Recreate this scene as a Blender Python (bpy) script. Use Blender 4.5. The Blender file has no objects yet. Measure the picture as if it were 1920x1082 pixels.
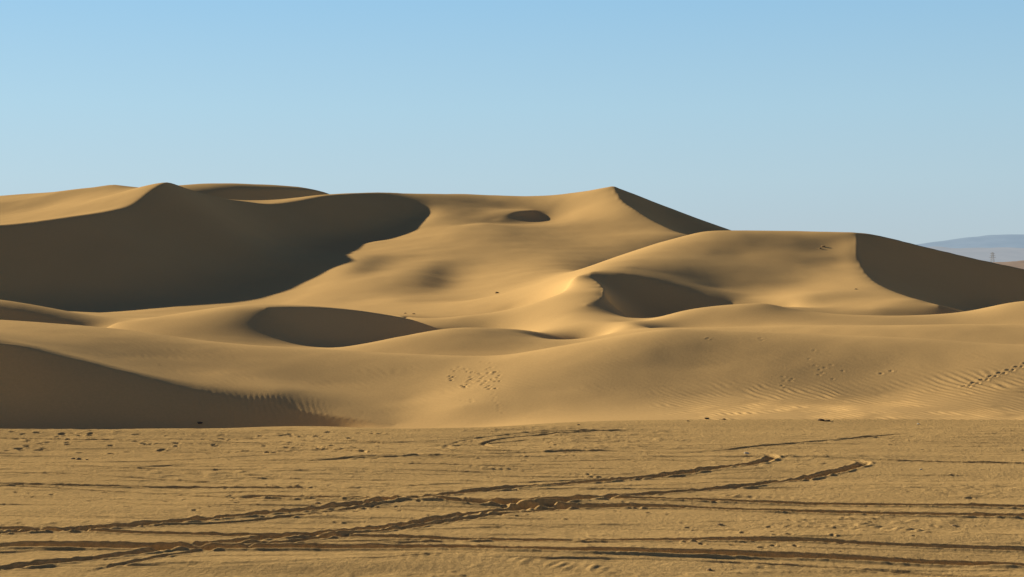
import bpy, bmesh, math, random, numpy as np, time
from mathutils import Vector, Matrix, noise as mnoise
T0=time.time(); random.seed(4); RS=np.random.RandomState(11)
F=2667.0; HZ=500.0; CZ=5.0
PHI=math.radians(38); EL=math.radians(17)
CP,SP=math.cos(PHI),math.sin(PHI)
A0,A1=-0.72,0.72; V0,V1=math.log(40.),math.log(450.)
def P(px,py,Y): return ((px-960)/F, math.log(Y), CZ/Y+(HZ-py)/F)
def Zp(px,Y,z): return ((px-960)/F, math.log(Y), z/Y)
def spline(pts,step=0.0015):
    p=np.array(pts,float); n=len(p)
    if n==1: return p
    q=np.vstack([2*p[0]-p[1],p,2*p[-1]-p[-2]]); out=[]
    for i in range(1,n):
        a,b,c,d=q[i-1],q[i],q[i+1],q[i+2]
        m1=(c-a)/2; m2=(d-b)/2
        L=np.hypot(*(c-b)[:2]); k=max(2,int(L/step))
        for m in (m1,m2):
            l=np.hypot(m[0],m[1])
            if l>1.5*L: m*=1.5*L/l
        t=np.linspace(0,1,k,endpoint=False)[:,None]
        out.append((2*t**3-3*t**2+1)*b+(t**3-2*t**2+t)*m1+(-2*t**3+3*t**2)*c+(t**3-t**2)*m2)
    out.append(p[-1:]); return np.vstack(out)
H=[];CR=[];SL=[]
def line(pts,crease=False,w=1.0):
    s=spline([P(*p) if len(p)==3 else Zp(*p[:3]) for p in pts])
    d=np.r_[np.hypot(*np.diff(s[:,:2],axis=0).T),0]; d[-1]=d[-2] if len(d)>1 else 0.002
    H.append(np.c_[s,d*w])
    if crease: CR.append(s[:,:2])
    return s
def hid(pts,w=1.0): return line([p+(0,) for p in pts],False,w)
def slope(px,Y,r,val,w=1.0): SL.append(((px-960)/F,math.log(Y),r/F,val,w))
def band(p0,Y0,p1,Y1,n,r,val,w):
    for t in np.linspace(0,1,n): slope(p0+(p1-p0)*t,Y0+(Y1-Y0)*t,r,val*(.55+.45*math.sin(math.pi*t)) if val<0 else val,w)
def slip(s,length,dn=-0.5,up=None,w=2.5,a0=0,a1=1,wu=.4):
    n=len(s); idx=range(int(a0*n),max(int(a1*n),int(a0*n)+1),5)
    for i in idx:
        a,v,_=s[i][:3]; Y=math.exp(v); X=a*Y; rm=max(0.5,0.006*Y)
        o=rm*0.8
        while o<length:
            x=X+CP*o; y=Y-SP*o
            SL.append((x/y,math.log(y),rm/y,dn,w)); o+=rm
        if up is not None:
            for o in (rm*0.9,rm*2):
                x=X-CP*o; y=Y+SP*o
                SL.append((x/y,math.log(y),rm/y,up,w*wu))
# ---- plateau & foot
for Y in (40,42): hid([(-960,Y,0.),(960,Y,0.),(2880,Y,0.)],2)
line([(-900,805,43.7),(0,805,43.7),(700,804,43.9),(1000,800,44.4),(1400,793,45.5),(1920,793,45.5),(2800,793,45.5)],False,2)
hid([(-900,49.,-.95),(0,49.,-.95),(400,49.,-.95),(620,49.,-.84),(760,48.8,-.68),(900,48.5,-.4),(1100,48,-.05),(1500,48.,.1),(1920,48,.1),(2800,48,.1)])
# ---- G front dune
line([(-700,570,74),(-300,585,70),(0,600,66),(200,615,66),(400,640,64),(600,655,62),(870,670,60),(950,666,60),(1100,640,60),(1230,620,60),(1300,618,60),(1500,625,60),(1700,635,58),(1920,650,56),(2200,660,54),(2700,690,54)])
hid([(-300,78,1.2),(0,73,1.5),(200,73,1.3),(400,71,.9),(600,68,.6),(870,66,.5),(1100,67,.9),(1300,67,1.3),(1500,66,1.4),(1700,64,1.4),(1920,62,1.3),(2300,62,1.3)])
line([(-300,602,61),(0,618,60),(170,640,59),(340,674,58),(500,703,56.5),(640,730,55),(760,750,53.5)],False,1)
s=line([(-500,630,54.5),(-200,636,54),(0,645,53.6),(170,681,53.4),(340,725,53.0),(500,758,52.3),(620,780,51.4),(740,797,50.2)],True); slip(s,3.0,dn=-.56,w=5,a1=.80,up=-.10,wu=.5)
line([(870,760,51),(880,720,54.5)]); line([(1300,740,51.8),(1310,690,55)]); line([(1650,740,51.5),(1660,690,54.2)])
# ---- left small slip
s=line([(-200,566,86),(0,578,85),(70,590,84.5),(150,607,84)],True); slip(s,1.4,w=3.5)
hid([(-300,92,2.2),(0,93,1.8),(150,93,1.3),(350,95,1.2),(500,97,1.2),(650,99,1.1),(780,100,1.0)])
hid([(-300,105,1.9),(0,106,1.6),(150,106,1.3),(350,108,1.0)])
hid([(-100,81,1.4),(60,81,1.2),(160,80,1.0)])
# ---- H1
line([(220,605,80),(330,592,80),(430,580,80),(500,577,80)])
s=line([(500,577,80),(560,577,82),(640,580,85),(760,597,89),(828,618,92)],True); slip(s,2.4,up=0)
line([(540,648,74.5),(620,646,78),(700,645,81),(790,630,87)])
# ---- H2
s=line([(680,650,72),(760,630,74),(860,615,76),(960,618,78),(1030,630,79),(1085,642,80)],False); slip(s,.9,a0=.75,w=3,dn=-.45)
# ---- M
line([(700,590,104),(830,597,96),(930,588,96),(1020,590,92),(1100,600,86),(1190,612,78)])
line([(560,587,110),(700,581,113),(860,585,108),(960,575,108)])
# ---- F
line([(1200,605,84),(1300,580,84),(1420,570,84),(1480,578,84),(1560,590,82),(1790,590,82),(1920,565,84),(2150,550,86)])
line([(1240,615,74),(1500,612,72),(1740,610,70),(1920,608,70),(2200,600,70)])
hid([(1200,92,1.3),(1300,90,1.4),(1450,90,1.9),(1600,90,1.6),(1800,92,1.4),(1950,94,1.6)])
hid([(1250,79,1.3),(1500,78,1.8),(1800,76,1.6),(2000,76,1.9)])
# ---- E
line([(1075,522,104),(1120,503,112),(1200,475,124),(1300,440,134),(1350,433,136),(1450,431,137),(1600,435,135)])
s=line([(1600,435,135),(1640,440,134.5),(1750,468,136),(1920,505,138),(2100,540,138),(2300,570,138)],True); slip(s,9.5,up=.0,dn=-.55,w=6)
s=line([(1604,436,134),(1612,490,123),(1640,530,111),(1700,555,102),(1760,572,95)],True); slip(s,6.5,up=.03,a0=.1,a1=.92,dn=-.55,w=4)
hid([(1450,146,7.4),(1600,146,7.0),(1750,148,5.4),(1920,150,3.6),(2100,150,2.0)])
hid([(1835,124,1.4),(1950,126,1.0),(2100,126,.6)])
hid([(1790,112,1.4),(1900,112,1.1),(2100,110,.6)],.6)
hid([(1810,100,1.2),(1900,100,1.0),(2000,98,.8)],.6)
line([(1390,476,124),(1480,479,124),(1570,480,125)],False,.5)
line([(1400,525,113),(1500,533,112.5),(1580,530,111.5)],False,.5)
line([(1400,557,105.5),(1450,563,102.5),(1500,568,100),(1560,573,97.5),(1640,578,94)],False,.6)
line([(1180,501,111),(1280,522,110.5),(1350,542,109.5)],False,.6)
hid([(1160,97,1.2),(1230,99.5,1.0),(1300,99,1.05),(1360,98,1.5),(1450,95,2.3)])
s=line([(1110,510,106.5),(1110,520,104.5),(1125,533,101.5),(1137,548,98),(1128,560,95),(1100,572,92)],True); slip(s,3.6,up=0,a1=.92,dn=-.58,w=4)
s=line([(1112,510,106.5),(1180,517,106),(1280,541,105),(1375,569,103)],True); slip(s,5.0,dn=-.6,w=6,a0=.03,a1=.92,up=-.08,wu=.4)
line([(1000,545,112),(1060,545,104)])
hid([(1110,150,4.3),(1200,150,3.4),(1400,160,2.5),(1600,168,2.),(1900,170,1.),(2300,170,.5)])
# ---- big shadow landing / N ridge / C
line([(750,363,224),(795,374,221),(822,390,216.5),(818,408,209),(785,431,200.5),(742,446,195),(710,453,191),(682,461,187),(664,470,180),(650,482,164),(634,498,153.5),(600,519,149),(560,541,144),(480,564,137.5),(400,584,129)])
band(655,153,520,126,22,13,.12,1.5)
line([(910,420,200),(910,480,168),(910,520,148),(900,560,126)])
line([(740,562,126),(640,572,126),(540,580,122)],False,.5)
line([(1050,420,205),(1050,470,175),(1050,505,150),(1020,530,126)])
s=line([(1010,393,222),(965,400,214),(920,414,208),(850,424,199)],True); slip(s,1.4,dn=-.44,w=3,a0=.0,a1=.62,up=.0)
line([(1008,399,219.5),(966,408,211.8),(925,418,206.3)],False,.5)
band(720,168,672,146,20,18,-.33,2.5)
band(834,162,806,136,22,20,-.38,2.5)
slope(1090,228,24,.12,2); slope(1060,215,24,.08,2)
# ---- D
line([(775,366,232),(850,368,240),(930,372,245),(1000,377,248),(1050,376,243),(1100,362,234),(1150,349,225)])
s=line([(1150,349,225),(1200,370,224),(1250,392,222),(1350,433,215),(1450,465,212),(1550,500,210)],True)
s=line([(1152,350,225),(1165,375,216),(1200,400,207),(1260,432,196),(1310,448,190)],True); slip(s,9,up=.1)
# ---- B
s=line([(-400,450,140),(-200,435,145),(0,422,150),(120,408,155),(200,397,160),(245,385,165),(275,362,170),(300,347,174),(318,343,178),(345,352,182),(380,364,187)],True); slip(s,13,up=.16)
s=line([(380,364,187),(440,377,195),(520,383,203),(620,367,212),(700,362,220),(750,363,224)],True); slip(s,9,up=.05,a1=.95)
line([(-300,574,130),(0,576,127),(150,584,124),(300,589,124),(380,588,124)])
line([(600,500,157),(545,523,152),(480,546,146),(400,567,138),(300,580,131)],False,.8)
# ---- A
line([(-500,400,220),(-200,395,220),(0,380,215),(120,360,215),(205,347,215),(222,347.5,214),(243,353,211),(285,353,206)],True)
line([(0,405,185),(100,390,188),(180,378,192)],False,.6)
slope(60,195,40,.18,2); slope(180,200,30,.18,2); slope(120,205,30,.16,2)
s=line([(385,364,250),(440,356,256),(540,355,268),(600,360,276),(625,367,280)],True); slip(s,7.5,w=5)
line([(400,380,247),(480,390,252),(575,386,265),(615,377,275)])
# ---- behind
hid([(-500,290,10),(0,290,12),(300,290,12),(600,310,13),(800,290,13),(1000,290,12),(1150,270,9),(1350,260,5),(1600,260,1.5),(2000,260,0),(2600,260,0)],.5)
for Y in (380,420,448): hid([(-960,Y,0),(960,Y,0),(2880,Y,0)],.5)
hid([(2500,60,1),(2550,90,2),(2500,130,2),(2500,200,0)],.3)
hid([(-700,100,1),(-700,150,7),(-700,220,14)],.3)
Hs=np.vstack(H); CRs=np.vstack(CR)
def interp_axis(n,x0,d,x):
    f=(x-x0)/d; i=np.clip(np.floor(f).astype(int),0,n-2); return i,f-i
def solve(da,w_init,iters):
    nx=int(round((A1-A0)/da))+1; ny=int(round((V1-V0)/da))+1; dv=(V1-V0)/(ny-1)
    a=np.linspace(A0,A1,nx)[None,:]; v=np.linspace(V0,V1,ny)[:,None]
    if w_init is None: w=np.zeros((ny,nx))
    else: w=resample(w_init,a[0],v[:,0])
    S2=1e-7; dA=da*dv; S=math.sqrt(S2*dA)
    C=np.ones((ny,nx))
    for (ca,cv) in CRs:
        j=int(round((ca-A0)/da)); i=int(round((cv-V0)/dv))
        if 1<=i<ny-1 and 1<=j<nx-1:
            for ii in (i-1,i,i+1):
                for jj in (j-1,j,j+1):
                    d2=((A0+jj*da-ca)/da)**2+((V0+ii*dv-cv)/dv)**2
                    C[ii,jj]=min(C[ii,jj],0.06+0.94*(1-math.exp(-d2/0.6)))
    c1=C[:,1:-1]*S/da**2; c2=C[1:-1,:]*S
    Cm=np.minimum(np.minimum(C[1:,1:],C[:-1,1:]),np.minimum(C[1:,:-1],C[:-1,:-1]))*S*1.414/(da*dv)
    g2=np.zeros((ny,nx)); gt=np.zeros((ny,nx))
    for (ca,cv,r,val,wt) in SL:
        r=max(r,da*0.8); k=int(2*r/da)+1
        j=int(round((ca-A0)/da)); i=int(round((cv-V0)/dv))
        i0,i1,j0,j1=max(i-k,1),min(i+k+1,ny-1),max(j-k,1),min(j+k+1,nx-1)
        if i0>=i1 or j0>=j1: continue
        e=np.exp(-(((a[:,j0:j1]-ca)/r)**2+((v[i0:i1]-cv)/r)**2))*1e-3*wt
        e[e<1e-5]=0
        g2[i0:i1,j0:j1]+=e; gt[i0:i1,j0:j1]+=e*val
    tg=np.where(g2>0,gt/np.maximum(g2,1e-12),0)
    g2=np.minimum(g2,6e-3); g=np.sqrt(g2*dA)[1:-1,1:-1]; tg=tg[1:-1,1:-1]
    acx=a[:,1:-1]
    ka=(CP+SP*acx)/(2*da); kv=-SP/(2*dv)
    jj,fj=interp_axis(nx,A0,da,Hs[:,0]); ii,fi=interp_axis(ny,V0,dv,Hs[:,1])
    ok=(Hs[:,0]>A0)&(Hs[:,0]<A1)&(Hs[:,1]>V0)&(Hs[:,1]<V1)
    hw=np.sqrt(60*Hs[:,3])*ok; w0=Hs[:,2]
    idx=np.stack([ii*nx+jj,ii*nx+jj+1,(ii+1)*nx+jj,(ii+1)*nx+jj+1])
    wt=np.stack([(1-fi)*(1-fj),(1-fi)*fj,fi*(1-fj),fi*fj])*hw
    k2a=1/dv**2+1/(2*dv); k2b=1/dv**2-1/(2*dv); k20=-2/dv**2
    def fwd(w):
        return (c1*(w[:,:-2]-2*w[:,1:-1]+w[:,2:]),
                c2*(k2b*w[:-2]+k20*w[1:-1]+k2a*w[2:]),
                Cm*(w[1:,1:]-w[1:,:-1]-w[:-1,1:]+w[:-1,:-1]),
                g*(ka*(w[1:-1,2:]-w[1:-1,:-2])+kv*(w[2:,1:-1]-w[:-2,1:-1])-SP*w[1:-1,1:-1]),
                (w.ravel()[idx]*wt).sum(0))
    def adj(r):
        o=np.zeros((ny,nx)); t=c1*r[0]; o[:,:-2]+=t; o[:,1:-1]-=2*t; o[:,2:]+=t
        t=c2*r[1]; o[:-2]+=k2b*t; o[1:-1]+=k20*t; o[2:]+=k2a*t
        t=Cm*r[2]; o[1:,1:]+=t; o[1:,:-1]-=t; o[:-1,1:]-=t; o[:-1,:-1]+=t
        t=g*r[3]; u=ka*t; o[1:-1,2:]+=u; o[1:-1,:-2]-=u; u=kv*t; o[2:,1:-1]+=u; o[:-2,1:-1]-=u; o[1:-1,1:-1]-=SP*t
        o+=np.bincount(idx.ravel(),(wt*r[4]).ravel(),minlength=ny*nx).reshape(ny,nx)
        return o
    D=np.full((ny,nx),1e-12); D[:,1:-1]+=4*c1**2; D[:,:-2]+=c1**2; D[:,2:]+=c1**2
    D[1:-1]+=k20**2*c2**2; D[:-2]+=k2b**2*c2**2; D[2:]+=k2a**2*c2**2
    q=Cm**2; D[1:,1:]+=q;D[1:,:-1]+=q;D[:-1,1:]+=q;D[:-1,:-1]+=q
    D[1:-1,2:]+=(g*ka)**2;D[1:-1,:-2]+=(g*ka)**2;D[2:,1:-1]+=(g*kv)**2;D[:-2,1:-1]+=(g*kv)**2
    D+=np.bincount(idx.ravel(),(wt**2).ravel(),minlength=ny*nx).reshape(ny,nx)
    b=adj((0*c1,0*c2*w[1:-1],0*Cm,g*tg,hw*w0))
    r=b-adj(fwd(w)); z=r/D; p=z.copy(); rz=(r*z).sum(); rz0=(b*b/D).sum(); rn=rz
    for k in range(iters):
        Ap=adj(fwd(p)); al=rz/(p*Ap).sum(); w=w+al*p; r=r-al*Ap; z=r/D; rn=(r*z).sum()
        if rn<1e-11*rz0: break
        p=z+rn/rz*p; rz=rn
    print("LEVEL",da,nx,ny,"it",k,"res",rn/rz0,"t",time.time()-T0)
    return w
def cub(n,f):
    i=np.clip(np.floor(f).astype(int),0,n-2); t=f-i
    W=[-.5*t+t**2-.5*t**3, 1-2.5*t**2+1.5*t**3, .5*t+2*t**2-1.5*t**3, -.5*t**2+.5*t**3]
    return [np.clip(i+k-1,0,n-1) for k in range(4)],W
def resample(w,a,v):
    ny,nx=w.shape
    I,W=cub(nx,np.clip((a-A0)/(A1-A0)*(nx-1),0,nx-1)); t=sum(w[:,I[k]]*W[k][None,:] for k in range(4))
    I,W=cub(ny,np.clip((v-V0)/(V1-V0)*(ny-1),0,ny-1)); return sum(t[I[k],:]*W[k][:,None] for k in range(4))
w=solve(.016,None,3000); w=solve(.008,w,1800); w=solve(.004,w,600); w=solve(.0025,w,140)
# ---- mesh grid
ac=np.r_[np.linspace(-.72,-.40,60,endpoint=False),np.arange(-.40,.40,.001),np.linspace(.40,.72,60)]
vr=np.r_[np.arange(math.log(10),math.log(21.5),.01),np.arange(math.log(21.5),math.log(56),.0012),np.arange(math.log(56),math.log(70),.002),np.arange(math.log(70),math.log(450),.0035),[math.log(450)]]
W=resample(w,ac,vr); Yv=np.exp(vr); Yg=Yv[:,None]; Z=W*Yg
Z=np.where(Yg<41,0,Z)
def sm(x): x=np.clip(x,0,1); return x*x*(3-2*x)
Z=Z*sm((.72-np.abs(ac))/.12)[None,:]*sm((450-Yg)/60)
X=ac[None,:]*Yg; Y=np.broadcast_to(Yg,X.shape).copy()
# ---- noise
TAB=RS.rand(512,512)*2-1
def vn(x,y,seed=0):
    x=x+seed*37.7; y=y+seed*91.3
    xi=np.floor(x); yi=np.floor(y); fx=x-xi; fy=y-yi
    fx=fx*fx*fx*(fx*(fx*6-15)+10); fy=fy*fy*fy*(fy*(fy*6-15)+10)
    xi=xi.astype(int)%512; yi=yi.astype(int)%512; x2=(xi+1)%512; y2=(yi+1)%512
    return (TAB[yi,xi]*(1-fx)+TAB[yi,x2]*fx)*(1-fy)+(TAB[y2,xi]*(1-fx)+TAB[y2,x2]*fx)*fy
def fbm(x,y,o=4,seed=0):
    s=0;a=1
    for k in range(o): s=s+a*vn(x*2**k,y*2**k,seed+k); a*=.5
    return s
def pix2Y(px,py,y0=41):
    j=np.argmin(abs(ac-(px-960)/F)); t=(HZ-py)/F
    if py>805: return CZ/(-t)
    e=(Z[:,j]-CZ)/Yv; k=np.where((e>=t)&(Yv>y0))[0]
    return Yv[k[0]] if len(k) else 50.
n1=int(np.searchsorted(Yv,75)); x=X[:n1]; y=Y[:n1]; dz=np.zeros_like(x)
flat=sm((46.5-y)/3)
dz+=flat*(.03*fbm(x/6,y/6,3,1)+.005*fbm(x/.5,y/.5,4,2))
churn=sm((fbm(x/5,y/2.2,3,5)-.15)/.6)*flat
dz+=churn*.02*np.maximum(fbm(x/.3,y/.24,3,7)-.05,0)
dz+=flat*.016*sm((fbm(x/3.5,y/.45,2,9)-.4)/.35)*(1+.5*fbm(x/.3,y/.3,2,10))
dz+=flat*.05*fbm(x/9,y/1.6,2,13)
def G(px,py): yy=CZ*F/(py-HZ); return ((px-960)/F*yy,yy)
tracks=[
 ([(-60,1003),(0,1000),(200,990),(420,970),(600,952),(760,938),(960,918),(1150,900),(1300,885),(1400,874),(1442,865),(1446,858),(1420,853)],.11,.075,.6),
 ([(-60,1080),(0,1070),(150,1055),(300,1035),(450,1012),(620,997),(800,975),(1000,950),(1200,930),(1400,912),(1530,892),(1600,878),(1622,870),(1590,863)],.115,.08,.6),
 ([(-60,994),(120,998),(260,987),(430,977),(560,964),(680,950),(780,941)],.07,.04,.6),
 ([(150,1078),(330,1043),(440,1025),(600,1006),(720,992),(860,974),(1010,957),(1110,944)],.07,.045,.6),
 ([(-60,1027),(200,1027),(400,1027),(800,1028),(1050,1036),(1300,1040),(1500,1042),(1700,1050),(1990,1060)],.135,.16,.1),
 ([(-60,992),(250,999),(480,1003),(700,1004),(900,1010),(1200,1015),(1500,1018),(1700,1026),(1990,1032)],.08,.075,.2),
 ([(420,930),(700,937),(860,941),(1000,948),(1250,951),(1450,960),(1700,968),(1990,974)],.09,.12,.15),
 ([(780,936),(900,945),(1000,942),(1100,937),(1300,940),(1600,949),(1990,959)],.085,.12,.15),
 ([(680,1045),(900,1050),(1100,1066),(1240,1082)],.19,-.02,1.0),
 ([(560,822),(700,828),(800,836),(870,849),(1100,845),(1300,847),(1500,830),(1720,810)],.08,.034,.45),
 ([(1200,806),(1000,811),(880,822),(838,833),(860,842),(1000,846)],.07,.034,.45),
 ([(1150,808),(1060,812),(950,820),(905,830),(940,838)],.07,.03,.45),
 ([(-40,905),(120,908),(300,911),(600,914)],.09,.05,.4),
 ([(-40,818),(300,826),(520,832),(700,850),(900,862)],.10,.04,.6),
 ([(1190,858),(1550,862),(1700,866),(1990,874)],.09,.045,.45),
 ([(1020,1010),(1180,1014)],.1,.04,.6),([(1450,968),(1530,972),(1640,988),(1760,1002),(1900,1008)],.14,-.03,.8),
 ([(620,858),(760,872),(900,880),(1050,886)],.14,-.03,.8),([(1300,925),(1420,935),(1560,938),(1700,950)],.14,-.03,.8),
]
R2=random.Random(8)
for k in range(20):   # older, half-erased wheel tracks in pairs
    y0=R2.uniform(812,1060); sl=R2.uniform(-.04,.05); x0=R2.uniform(-400,900); ln=R2.uniform(700,1600); bend=R2.uniform(-14,14)
    pl=[(x0+ln*t,max(808,y0+sl*ln*t+bend*math.sin(t*4))) for t in (0,.25,.5,.75,1)]
    tracks.append((pl,.065,R2.uniform(.012,.026),.5))
    tracks.append(([(a_,max(808,b_+ (b_-500)**2/13335*1.5)) for a_,b_ in pl],.065,R2.uniform(.012,.022),.5))
for k in range(16):   # pushed-up streaks of loose sand
    y0=R2.uniform(815,1075); x0=R2.uniform(-50,1800); ln=R2.uniform(60,260)
    tracks.append(([(x0,y0),(x0+ln*.5,y0+R2.uniform(-2,5)),(x0+ln,y0+R2.uniform(-3,12))],R2.uniform(.08,.15),-R2.uniform(.012,.026),.9))
for ti,(pl,hw_,dep,rough) in enumerate(tracks):
    pts=np.array([G(*p) for p in pl])
    a3=np.c_[pts,np.zeros(len(pts))]; s=spline(a3,step=.4)[:,:2]
    ymin,ymax=s[:,1].min()-1,s[:,1].max()+1
    r0,r1=np.searchsorted(Yv,[ymin,ymax]); xx=x[r0:r1]; yy=y[r0:r1]
    xw=xx+.05*rough*vn(xx/.5,yy/.5,20+ti); yw=yy+.06*rough*fbm(xx/.6,yy/.6,2,40+ti)+.10*vn(xx/4,yy/4,60+ti)
    best=np.full(xx.shape,9.); arc=np.zeros(xx.shape); acc=0
    for i in range(len(s)-1):
        p0,p1=s[i],s[i+1]; dxy=p1-p0; L2=(dxy**2).sum()
        if L2<1e-9: continue
        c0,c1_=min(p0[0],p1[0])-.9,max(p0[0],p1[0])+.9; b0,b1=min(p0[1],p1[1])-.9,max(p0[1],p1[1])+.9
        ra,rb=np.searchsorted(Yv[r0:r1],[b0,b1])
        if ra>=rb: continue
        ca=np.searchsorted(ac,min(c0/b0,c0/b1)); cb=np.searchsorted(ac,max(c1_/b0,c1_/b1))
        if ca>=cb: continue
        sx=xw[ra:rb,ca:cb]; sy=yw[ra:rb,ca:cb]
        t=np.clip(((sx-p0[0])*dxy[0]+(sy-p0[1])*dxy[1])/L2,0,1)
        d=np.hypot(sx-p0[0]-t*dxy[0],sy-p0[1]-t*dxy[1]); bb=best[ra:rb,ca:cb]; m=d<bb
        bb[m]=d[m]; arc[ra:rb,ca:cb][m]=(acc+t*math.sqrt(L2))[m]; acc+=math.sqrt(L2)
    u=best/hw_
    lo_=.92 if rough<.42 else (.75 if ti<4 else .45)
    mod=lo_+(1-lo_)*np.clip(vn(arc/1.4,arc*0,80+ti)*1.6+.6,0,1.5)
    mod=mod*sm(arc/1.0)*sm((acc-arc)/1.0)
    tread=1+.25*np.sin(arc*2*math.pi/.16)*(rough>.55)
    if dep>0:
        rim=.3*np.exp(-((u-1.7)/.5)**2)*(1+1.2*rough*fbm(xx/.14,yy/.14,2,3)).clip(0,2.2)
        dz[r0:r1]+=np.where(best<9,dep*mod*(-np.exp(-(u/1.05)**4)*tread+rim),0)
    else:
        dz[r0:r1]+=np.where(best<9,-dep*mod*np.exp(-(u/1.2)**4)*(1+.3*np.sin(arc*2*math.pi/.2))*(.8+.4*fbm(xx/.3,yy/.3,2,5)).clip(0,2),0)
print("tracks",time.time()-T0)
def pit(px_,py_,rx,ry,d,ang=0,world=False,yy=None):
    if world: cx,cy=px_,py_
    else:
        cy=pix2Y(px_,py_) if yy is None else yy; cx=(px_-960)/F*cy
    R=2.6*max(rx,ry)
    ra,rb=np.searchsorted(Yv,[cy-R,cy+R]); rb=min(rb,n1); ca,cb=np.searchsorted(ac,[(cx-R)/cy,(cx+R)/cy])
    if ra>=rb or ca>=cb: return
    sx=x[ra:rb,ca:cb]-cx; sy=y[ra:rb,ca:cb]-cy; c,s_=math.cos(ang),math.sin(ang)
    u=np.sqrt(((sx*c+sy*s_)/rx)**2+((-sx*s_+sy*c)/ry)**2)
    dz[ra:rb,ca:cb]+=d*(-np.exp(-u**3)+.45*np.exp(-((u-1.5)/.4)**2))
for k in range(700):
    cx=RS.uniform(-.38,.38); cy=math.exp(RS.uniform(math.log(25.5),math.log(43.5)))
    if fbm(np.array(cx*cy/4),np.array(cy/2.),2,31)<RS.uniform(-.3,1.1): continue
    n=RS.randint(1,4)
    for m in range(n):
        pit(cx*cy+RS.normal()*.6,cy+RS.normal()*.4,RS.uniform(.04,.09),RS.uniform(.035,.065),RS.uniform(.008,.022),RS.uniform(0,3),True)
for k in range(90):
    pit(RS.uniform(0,720),RS.uniform(810,850),RS.uniform(.08,.14),RS.uniform(.06,.1),RS.uniform(.02,.035),RS.uniform(0,3))
# footprints
for k in range(56):
    th=RS.uniform(.2,5.9)
    if k<24: fx,fy=866+20*math.cos(th)+RS.normal()*3,708+18*math.sin(th)+RS.normal()*3
    else: fx,fy=915+RS.normal()*13,708+RS.normal()*10
    pit(fx,fy,.09,.07,.024,RS.uniform(0,3))
for k in range(6): pit(865+RS.uniform(0,25),748+RS.uniform(0,6),.08,.06,.014,0)
for k in range(10): pit(922+k*2+RS.normal()*4,730+k*5,.07,.06,.01,0)
for k in range(15): pit(1808+k*8.2,724-k*3.0+(k%2)*4,.10,.07,.028,.4)
for k in range(10): pit(1545+RS.normal()*16,695+RS.normal()*14,.08,.06,.012,RS.uniform(0,3))
for k in range(6): pit(1475+RS.normal()*8,715+RS.normal()*9,.08,.06,.012,RS.uniform(0,3))
for (fx,fy) in [(1328,635),(1427,638),(1665,697),(305,683)]:
    for k in range(2): pit(fx+RS.normal()*5,fy+RS.normal()*2,.08,.07,.02,RS.uniform(0,3))
# ripples
pxg=x/y*F+960
def rip(lam,ang,seed,amp,mask,warp=.6):
    c,s_=math.cos(ang),math.sin(ang); u=(x*s_+y*c)/lam+warp*fbm(x/1.8,y/1.8,2,seed)+.35*vn(x/.7,y/.7,seed+9)
    ph=np.sin(2*math.pi*u); return amp*mask*ph*(.75+.55*fbm(x/1.2,y/1.2,2,seed+3)).clip(.05,1.4)
mR=sm((pxg-1180)/220)*sm((y-45.8)/1.0)*sm((54-y)/3)
dz+=rip(.31,1.0,15,.023,mR)
mL=sm((pxg-330)/50)*sm((650-pxg)/160)*sm((y-50.2)/.6)*sm((53.2-y)/.8)
dz+=rip(.22,1.25,18,.009,mL)
mA=sm((y-50)/3)*sm((75-y)/6)*(1-.9*mR)*.35
dz+=rip(.34,.8,22,.006,mA)
dz+=.02*fbm(x/3.5,y/3.5,3,25)*sm((y-47)/3)
Z[:n1]+=dz
Z+=sm((Yg-60)/20)*(.10*fbm(X/14,Y/14,3,50)*sm((Yg-80)/50)+.025*fbm(X/5,Y/5,3,51))
def sand_mat(name,base,dark,grain,rip_s):
    m=bpy.data.materials.new(name); m.use_nodes=True; nt=m.node_tree; N=nt.nodes; L=nt.links; b=N["Principled BSDF"]
    b.inputs["Roughness"].default_value=1; b.inputs["Specular IOR Level"].default_value=.0
    g=N.new("ShaderNodeNewGeometry")
    def noi(sc,det,rough=.55):
        n=N.new("ShaderNodeTexNoise"); n.inputs["Scale"].default_value=sc; n.inputs["Detail"].default_value=det; n.inputs["Roughness"].default_value=rough; L.new(g.outputs["Position"],n.inputs["Vector"]); return n
    big=noi(.12,5); fine=noi(9,6,.7)
    r=N.new("ShaderNodeMapRange"); r.inputs[1].default_value=.3; r.inputs[2].default_value=.7; L.new(big.outputs[0],r.inputs[0])
    mx=N.new("ShaderNodeMix"); mx.data_type='RGBA'; mx.inputs[6].default_value=(*dark,1); mx.inputs[7].default_value=(*base,1); L.new(r.outputs[0],mx.inputs[0])
    r2=N.new("ShaderNodeMapRange"); r2.inputs[1].default_value=.3; r2.inputs[2].default_value=.7; r2.inputs[3].default_value=1-grain; r2.inputs[4].default_value=1+grain*.6; L.new(fine.outputs[0],r2.inputs[0])
    mu=N.new("ShaderNodeMix"); mu.data_type='RGBA'; mu.blend_type='MULTIPLY'; mu.inputs[0].default_value=1; L.new(mx.outputs[2],mu.inputs[6]); L.new(r2.outputs[0],mu.inputs[7])
    L.new(mu.outputs[2],b.inputs["Base Color"])
    gr=noi(11,6,.7)
    bp=N.new("ShaderNodeBump"); bp.inputs["Strength"].default_value=1; bp.inputs["Distance"].default_value=.02*rip_s; L.new(gr.outputs[0],bp.inputs["Height"]); L.new(bp.outputs[0],b.inputs["Normal"])
    return m
M_g=sand_mat("flat_sand",(.80,.54,.245),(.70,.47,.215),.26,1.9)
M_d=sand_mat("dune_sand",(.92,.615,.285),(.89,.59,.272),.06,.4)
yc=Yv[:-1][:,None]*np.ones((1,len(ac)-1)); pc=((ac[:-1]+ac[1:])/2*F+960)[None,:]*np.ones((len(Yv)-1,1))
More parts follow.
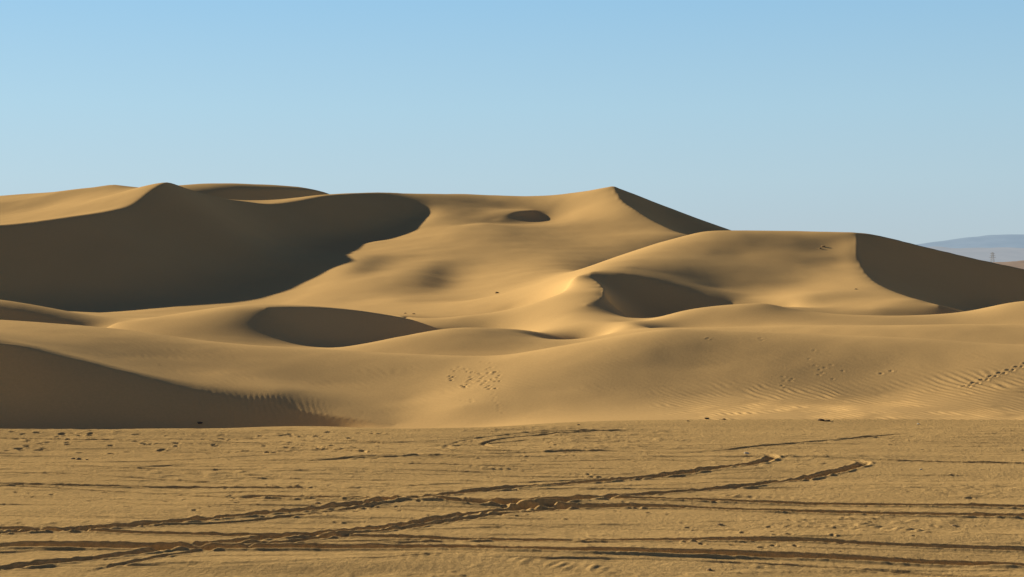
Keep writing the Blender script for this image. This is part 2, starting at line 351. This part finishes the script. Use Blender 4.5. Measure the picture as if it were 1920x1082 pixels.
vf=np.interp(pc,[-300,0,200,400,600,870,1100,1300,1500,1700,1920,2300],[78,73,73,71,68,66,67,67,66,64,62,62])
lab=np.full(yc.shape,6)
Bx=np.interp(yc,[95,116,127,142,160,188,200,211,226,240],[380,400,480,590,640,705,785,825,770,400]); lab[pc<Bx]=5
lab[(pc<640)&(yc>236)]=7
Ex=np.interp(yc,[90,98,104,111,119,127,150],[1080,1137,1075,1110,1190,1290,1300]); lab[(yc<155)&(pc>Ex)]=4
lab[(yc<95)&(pc<1150)]=2; lab[(yc<91)&(pc>=1150)]=3; lab[yc<vf]=1; lab[yc<46.3]=0
CO=np.stack([X,Y,Z],-1).reshape(-1,3).astype(np.float32)
ny,nx=X.shape; I=np.arange(ny*nx).reshape(ny,nx)
FA=np.stack([I[:-1,:-1],I[:-1,1:],I[1:,1:],I[1:,:-1]],-1)
def region(k,name,label,mat,cat):
    f=FA[lab==k]; u,inv=np.unique(f,return_inverse=True); f=inv.reshape(-1,4); co=CO[u]
    me=bpy.data.meshes.new(name); me.vertices.add(len(co)); me.vertices.foreach_set("co",co.ravel())
    me.loops.add(f.size); me.loops.foreach_set("vertex_index",f.ravel().astype(np.int32))
    me.polygons.add(len(f)); me.polygons.foreach_set("loop_start",(np.arange(len(f))*4).astype(np.int32))
    me.polygons.foreach_set("use_smooth",np.ones(len(f),bool)); me.update(calc_edges=True); me.materials.append(mat)
    o=bpy.data.objects.new(name,me); bpy.context.collection.objects.link(o); o["kind"]="structure"; o["label"]=label; o["category"]=cat; return o
region(0,"ground","flat golden sand plain crossed by tyre tracks and footprints",M_g,"ground")
region(1,"sand_dune","low rounded sand dune with wind ripples and footprints",M_d,"sand dune")
region(2,"sand_dune","small crescent sand dunes with shaded slip faces",M_d,"sand dune")
region(3,"sand_dune","low bright sand dune with smooth crest",M_d,"sand dune")
region(4,"sand_dune","broad sand dune with flat top and dark slip face",M_d,"sand dune")
region(5,"sand_dune","tall sand dune with huge shaded face and curved crest",M_d,"sand dune")
region(6,"sand_dune","highest sand dune with sharp pointed peak",M_d,"sand dune")
region(7,"sand_dune","distant smooth sand dune on the skyline",M_d,"sand dune")
me=bpy.data.meshes.new("desert_plain"); bm=bmesh.new()
B_=60000; inn=[(-.72*10,10),(.72*10,10),(.72*450,450),(-.72*450,450)]; out=[(-B_,-B_),(B_,-B_),(B_,B_),(-B_,B_)]
vi=[bm.verts.new((a,b,0)) for a,b in inn]; vo=[bm.verts.new((a,b,0)) for a,b in out]
for k in range(4): bm.faces.new((vo[k],vo[(k+1)%4],vi[(k+1)%4],vi[k]))
bm.normal_update(); bm.to_mesh(me); bm.free(); me.materials.append(M_g)
o=bpy.data.objects.new("desert_plain",me); bpy.context.collection.objects.link(o); o["kind"]="structure"; o["label"]="flat sand plain reaching the horizon"; o["category"]="ground"
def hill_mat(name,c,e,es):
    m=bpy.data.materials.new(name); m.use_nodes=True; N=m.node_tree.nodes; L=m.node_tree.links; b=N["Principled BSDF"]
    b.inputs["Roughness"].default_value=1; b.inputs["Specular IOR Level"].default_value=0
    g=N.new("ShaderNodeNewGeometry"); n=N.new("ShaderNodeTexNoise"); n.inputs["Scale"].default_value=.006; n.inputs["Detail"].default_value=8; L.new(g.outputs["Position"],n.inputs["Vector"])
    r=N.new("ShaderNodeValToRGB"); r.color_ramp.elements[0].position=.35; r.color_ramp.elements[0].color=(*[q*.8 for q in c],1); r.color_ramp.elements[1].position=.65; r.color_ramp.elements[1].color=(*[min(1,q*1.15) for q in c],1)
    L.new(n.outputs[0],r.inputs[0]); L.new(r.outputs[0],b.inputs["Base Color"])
    b.inputs["Emission Color"].default_value=(*e,1); b.inputs["Emission Strength"].default_value=es; return m  # emission stands in for haze: light scattered by the air, painted onto the hills
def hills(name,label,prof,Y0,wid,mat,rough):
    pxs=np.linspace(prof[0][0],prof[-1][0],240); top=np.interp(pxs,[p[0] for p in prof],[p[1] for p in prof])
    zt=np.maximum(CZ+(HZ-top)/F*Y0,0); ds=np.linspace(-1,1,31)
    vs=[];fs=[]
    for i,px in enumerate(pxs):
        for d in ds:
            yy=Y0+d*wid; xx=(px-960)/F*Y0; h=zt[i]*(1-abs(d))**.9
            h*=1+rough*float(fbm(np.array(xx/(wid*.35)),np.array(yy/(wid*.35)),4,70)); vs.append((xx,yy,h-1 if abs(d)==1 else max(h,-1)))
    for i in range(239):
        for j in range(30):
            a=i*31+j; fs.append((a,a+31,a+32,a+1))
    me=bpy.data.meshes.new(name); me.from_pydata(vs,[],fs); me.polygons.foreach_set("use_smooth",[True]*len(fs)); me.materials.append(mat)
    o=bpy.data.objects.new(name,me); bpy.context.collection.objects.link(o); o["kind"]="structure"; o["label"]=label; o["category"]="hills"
hills("distant_hills","long blue hazy ridge far beyond the dunes",[(1560,498),(1650,474),(1720,459),(1760,453),(1800,448),(1860,443),(1920,441),(2000,438),(2200,448),(2500,498)],12000,1800,hill_mat("ridge_haze_glow",(.11,.13,.16),(.29,.39,.49),.82),.06)  # blue haze painted into base colour and emission
hills("distant_hills","low pale hazy hills beyond the desert plain",[(1500,499),(1640,480),(1720,467),(1800,465),(1880,463),(1960,466),(2100,470),(2500,498)],6500,900,hill_mat("low_hills_haze_glow",(.17,.15,.14),(.35,.41,.47),.78),.10)
hills("distant_hills","low brown stony rise on the plain",[(1780,500),(1860,494),(1900,490),(1960,489),(2100,492),(2300,499)],1700,160,hill_mat("brown_rise_haze_glow",(.38,.26,.18),(.32,.32,.32),.3),.25)  # faint grey haze painted over the brown as emission
def bar(bm,p,q,t):
    p,q=Vector(p),Vector(q); d=(q-p); m=bmesh.ops.create_cube(bm,size=1)["verts"]; rot=d.to_track_quat('Z','Y').to_matrix().to_4x4()
    bmesh.ops.transform(bm,matrix=Matrix.Translation((p+q)/2)@rot@Matrix.Diagonal((t,t,d.length,1)),verts=m)
def pylon(px,Yp,h):
    bm=bmesh.new(); wb=h*.13; wt=h*.03
    for i in range(8):
        z0,z1=h*i/8,h*(i+1)/8; w0=wb+(wt-wb)*i/8; w1=wb+(wt-wb)*(i+1)/8
        c0=[(-w0,-w0,z0),(w0,-w0,z0),(w0,w0,z0),(-w0,w0,z0)]; c1=[(-w1,-w1,z1),(w1,-w1,z1),(w1,w1,z1),(-w1,w1,z1)]
        for k in range(4): bar(bm,c0[k],c1[k],.3); bar(bm,c0[k],c1[(k+1)%4],.16); bar(bm,c1[k],c1[(k+1)%4],.16)
    me=bpy.data.meshes.new("lattice_mast"); bm.to_mesh(me); bm.free()
    mt=bpy.data.materials.get("steel") or bpy.data.materials.new("steel"); mt.use_nodes=True; mt.node_tree.nodes["Principled BSDF"].inputs["Base Color"].default_value=(.42,.44,.47,1)
    me.materials.append(mt)
    root=bpy.data.objects.new("electricity_pylon",None); bpy.context.collection.objects.link(root); root.location=((px-960)/F*Yp,Yp,0)
    root["label"]="grey steel lattice pylon standing on distant plain"; root["category"]="pylon"
    o=bpy.data.objects.new("lattice_mast",me); bpy.context.collection.objects.link(o); o.parent=root
    for k,zz in enumerate((.7,.82,.94)):
        bm=bmesh.new(); l=h*(.2-.03*k); bar(bm,(-l,0,h*zz),(l,0,h*zz),.3); bar(bm,(-l,0,h*zz),(0,0,h*(zz+.04)),.2); bar(bm,(l,0,h*zz),(0,0,h*(zz+.04)),.2)
        me=bpy.data.meshes.new("cross_arm"); bm.to_mesh(me); bm.free(); me.materials.append(mt); o=bpy.data.objects.new("cross_arm",me); bpy.context.collection.objects.link(o); o.parent=root
pylon(1861,2600,31)
def hgt(xx,yy):
    j=np.argmin(abs(ac-xx/yy)); i=np.argmin(abs(Yv-yy)); return float(Z[i,j])
def smat(name,c):
    m=bpy.data.materials.new(name); m.use_nodes=True; N=m.node_tree.nodes; b=N["Principled BSDF"]; b.inputs["Roughness"].default_value=.9
    n=N.new("ShaderNodeTexNoise"); n.inputs["Scale"].default_value=14; r=N.new("ShaderNodeValToRGB"); r.color_ramp.elements[0].color=(*[q*.5 for q in c],1); r.color_ramp.elements[1].color=(*[min(1,q*1.3) for q in c],1)
    m.node_tree.links.new(n.outputs[0],r.inputs[0]); m.node_tree.links.new(r.outputs[0],b.inputs["Base Color"]); return m
M_s=smat("dark_stone",(.17,.12,.08)); M_w=smat("pale_litter",(.8,.78,.72)); M_c=smat("clod",(.5,.34,.18))
def stone(px,py,wpx,mat,name,label,cat,grp,fl=.55):
    yy=pix2Y(px,py); xx=(px-960)/F*yy; r=wpx/2/F*yy
    bm=bmesh.new(); bmesh.ops.create_icosphere(bm,subdivisions=3,radius=1); off=Vector((random.random()*50,px,py))
    for v in bm.verts:
        n=mnoise.noise(v.co*1.1+off)*.5+mnoise.noise(v.co*2.7+off)*.25; v.co*=(1+n); v.co.z*=fl; v.co.y*=.8; v.co*=r
    me=bpy.data.meshes.new(name); bm.to_mesh(me); bm.free(); me.materials.append(mat)
    o=bpy.data.objects.new(name,me); bpy.context.collection.objects.link(o); o.location=(xx,yy,hgt(xx,yy)+r*fl*.35); o["label"]=label; o["category"]=cat; o["group"]=grp
for (px,py,wp) in [(375,795,10),(1325,786,8),(1358,787,7),(1540,789,12),(1553,790,8),(148,857,9),(137,856,7),(932,550,7),(500,848,8),(1605,543,5),(163,858,5),(1290,790,5),(1085,797,5)]:
    stone(px,py,wp,M_s,"stone","small dark rough stone lying on the sand","stone","stones scattered on the sand",.45)
for (px,py,wp) in [(1543,464,8),(1538,467,6),(776,589,6),(760,588,5),(1447,905,9),(595,945,9),(1330,1068,12),(1350,985,10),(1790,985,9)]:
    stone(px,py,wp,M_c,"sand_clod","crumbly brown lump of hardened sand","clod","clods scattered on the sand",.4)
for (px,py,wp) in [(1400,854,9),(1727,881,5),(1722,796,5)]:
    stone(px,py,wp,M_w,"paper_litter","crumpled piece of white litter on sand","litter","litter on the sand",.5)
# ---- light
sc=bpy.context.scene
wd=bpy.data.worlds.new("World"); sc.world=wd; wd.use_nodes=True; nt=wd.node_tree; N=nt.nodes; L=nt.links
tc=N.new("ShaderNodeTexCoord"); sx=N.new("ShaderNodeSeparateXYZ"); L.new(tc.outputs["Generated"],sx.inputs[0])
cr=N.new("ShaderNodeValToRGB"); L.new(sx.outputs[2],cr.inputs[0]); e=cr.color_ramp.elements
st=[(0,(.50,.595,.64)),(.03,(.49,.62,.69)),(.06,(.475,.645,.735)),(.11,(.42,.64,.78)),(.184,(.32,.575,.80)),(.35,(.080,.145,.31)),(.6,(.030,.046,.105)),(1,(.018,.030,.065))]
e[0].position=0; e[0].color=(*st[0][1],1); e[1].position=1; e[1].color=(*st[-1][1],1)
for p,c in st[1:-1]: q=e.new(p); q.color=(*c,1)
mr=N.new("ShaderNodeMapRange"); L.new(sx.outputs[0],mr.inputs[0]); mr.inputs[1].default_value=-.4; mr.inputs[2].default_value=.4; mr.inputs[3].default_value=1.05; mr.inputs[4].default_value=.93
my=N.new("ShaderNodeMapRange"); L.new(sx.outputs[1],my.inputs[0]); my.inputs[1].default_value=-.6; my.inputs[2].default_value=.8; my.inputs[3].default_value=.45; my.inputs[4].default_value=1.0
mm=N.new("ShaderNodeMath"); mm.operation='MULTIPLY'; L.new(mr.outputs[0],mm.inputs[0]); L.new(my.outputs[0],mm.inputs[1])
mu=N.new("ShaderNodeMix"); mu.data_type='RGBA'; mu.blend_type='MULTIPLY'; mu.inputs[0].default_value=1; L.new(cr.outputs[0],mu.inputs[6]); L.new(mm.outputs[0],mu.inputs[7])
L.new(mu.outputs[2],N["Background"].inputs[0]); N["Background"].inputs[1].default_value=1
ld=bpy.data.lights.new("sun","SUN"); ld.energy=5.7; ld.angle=math.radians(.6); ld.color=(1,.85,.57)
lo=bpy.data.objects.new("sun",ld); bpy.context.collection.objects.link(lo)
lo.rotation_euler=Vector((CP*math.cos(EL),-SP*math.cos(EL),-math.sin(EL))).to_track_quat('-Z','Y').to_euler()
cd=bpy.data.cameras.new("camera"); co=bpy.data.objects.new("camera",cd); bpy.context.collection.objects.link(co)
co.location=(0,0,CZ); co.rotation_euler=(math.radians(90),0,0); cd.lens=50; cd.sensor_width=36; cd.shift_y=-41/1920; cd.clip_end=90000
sc.camera=co; sc.view_settings.view_transform='Standard'
print("TOTAL",time.time()-T0,X.size)
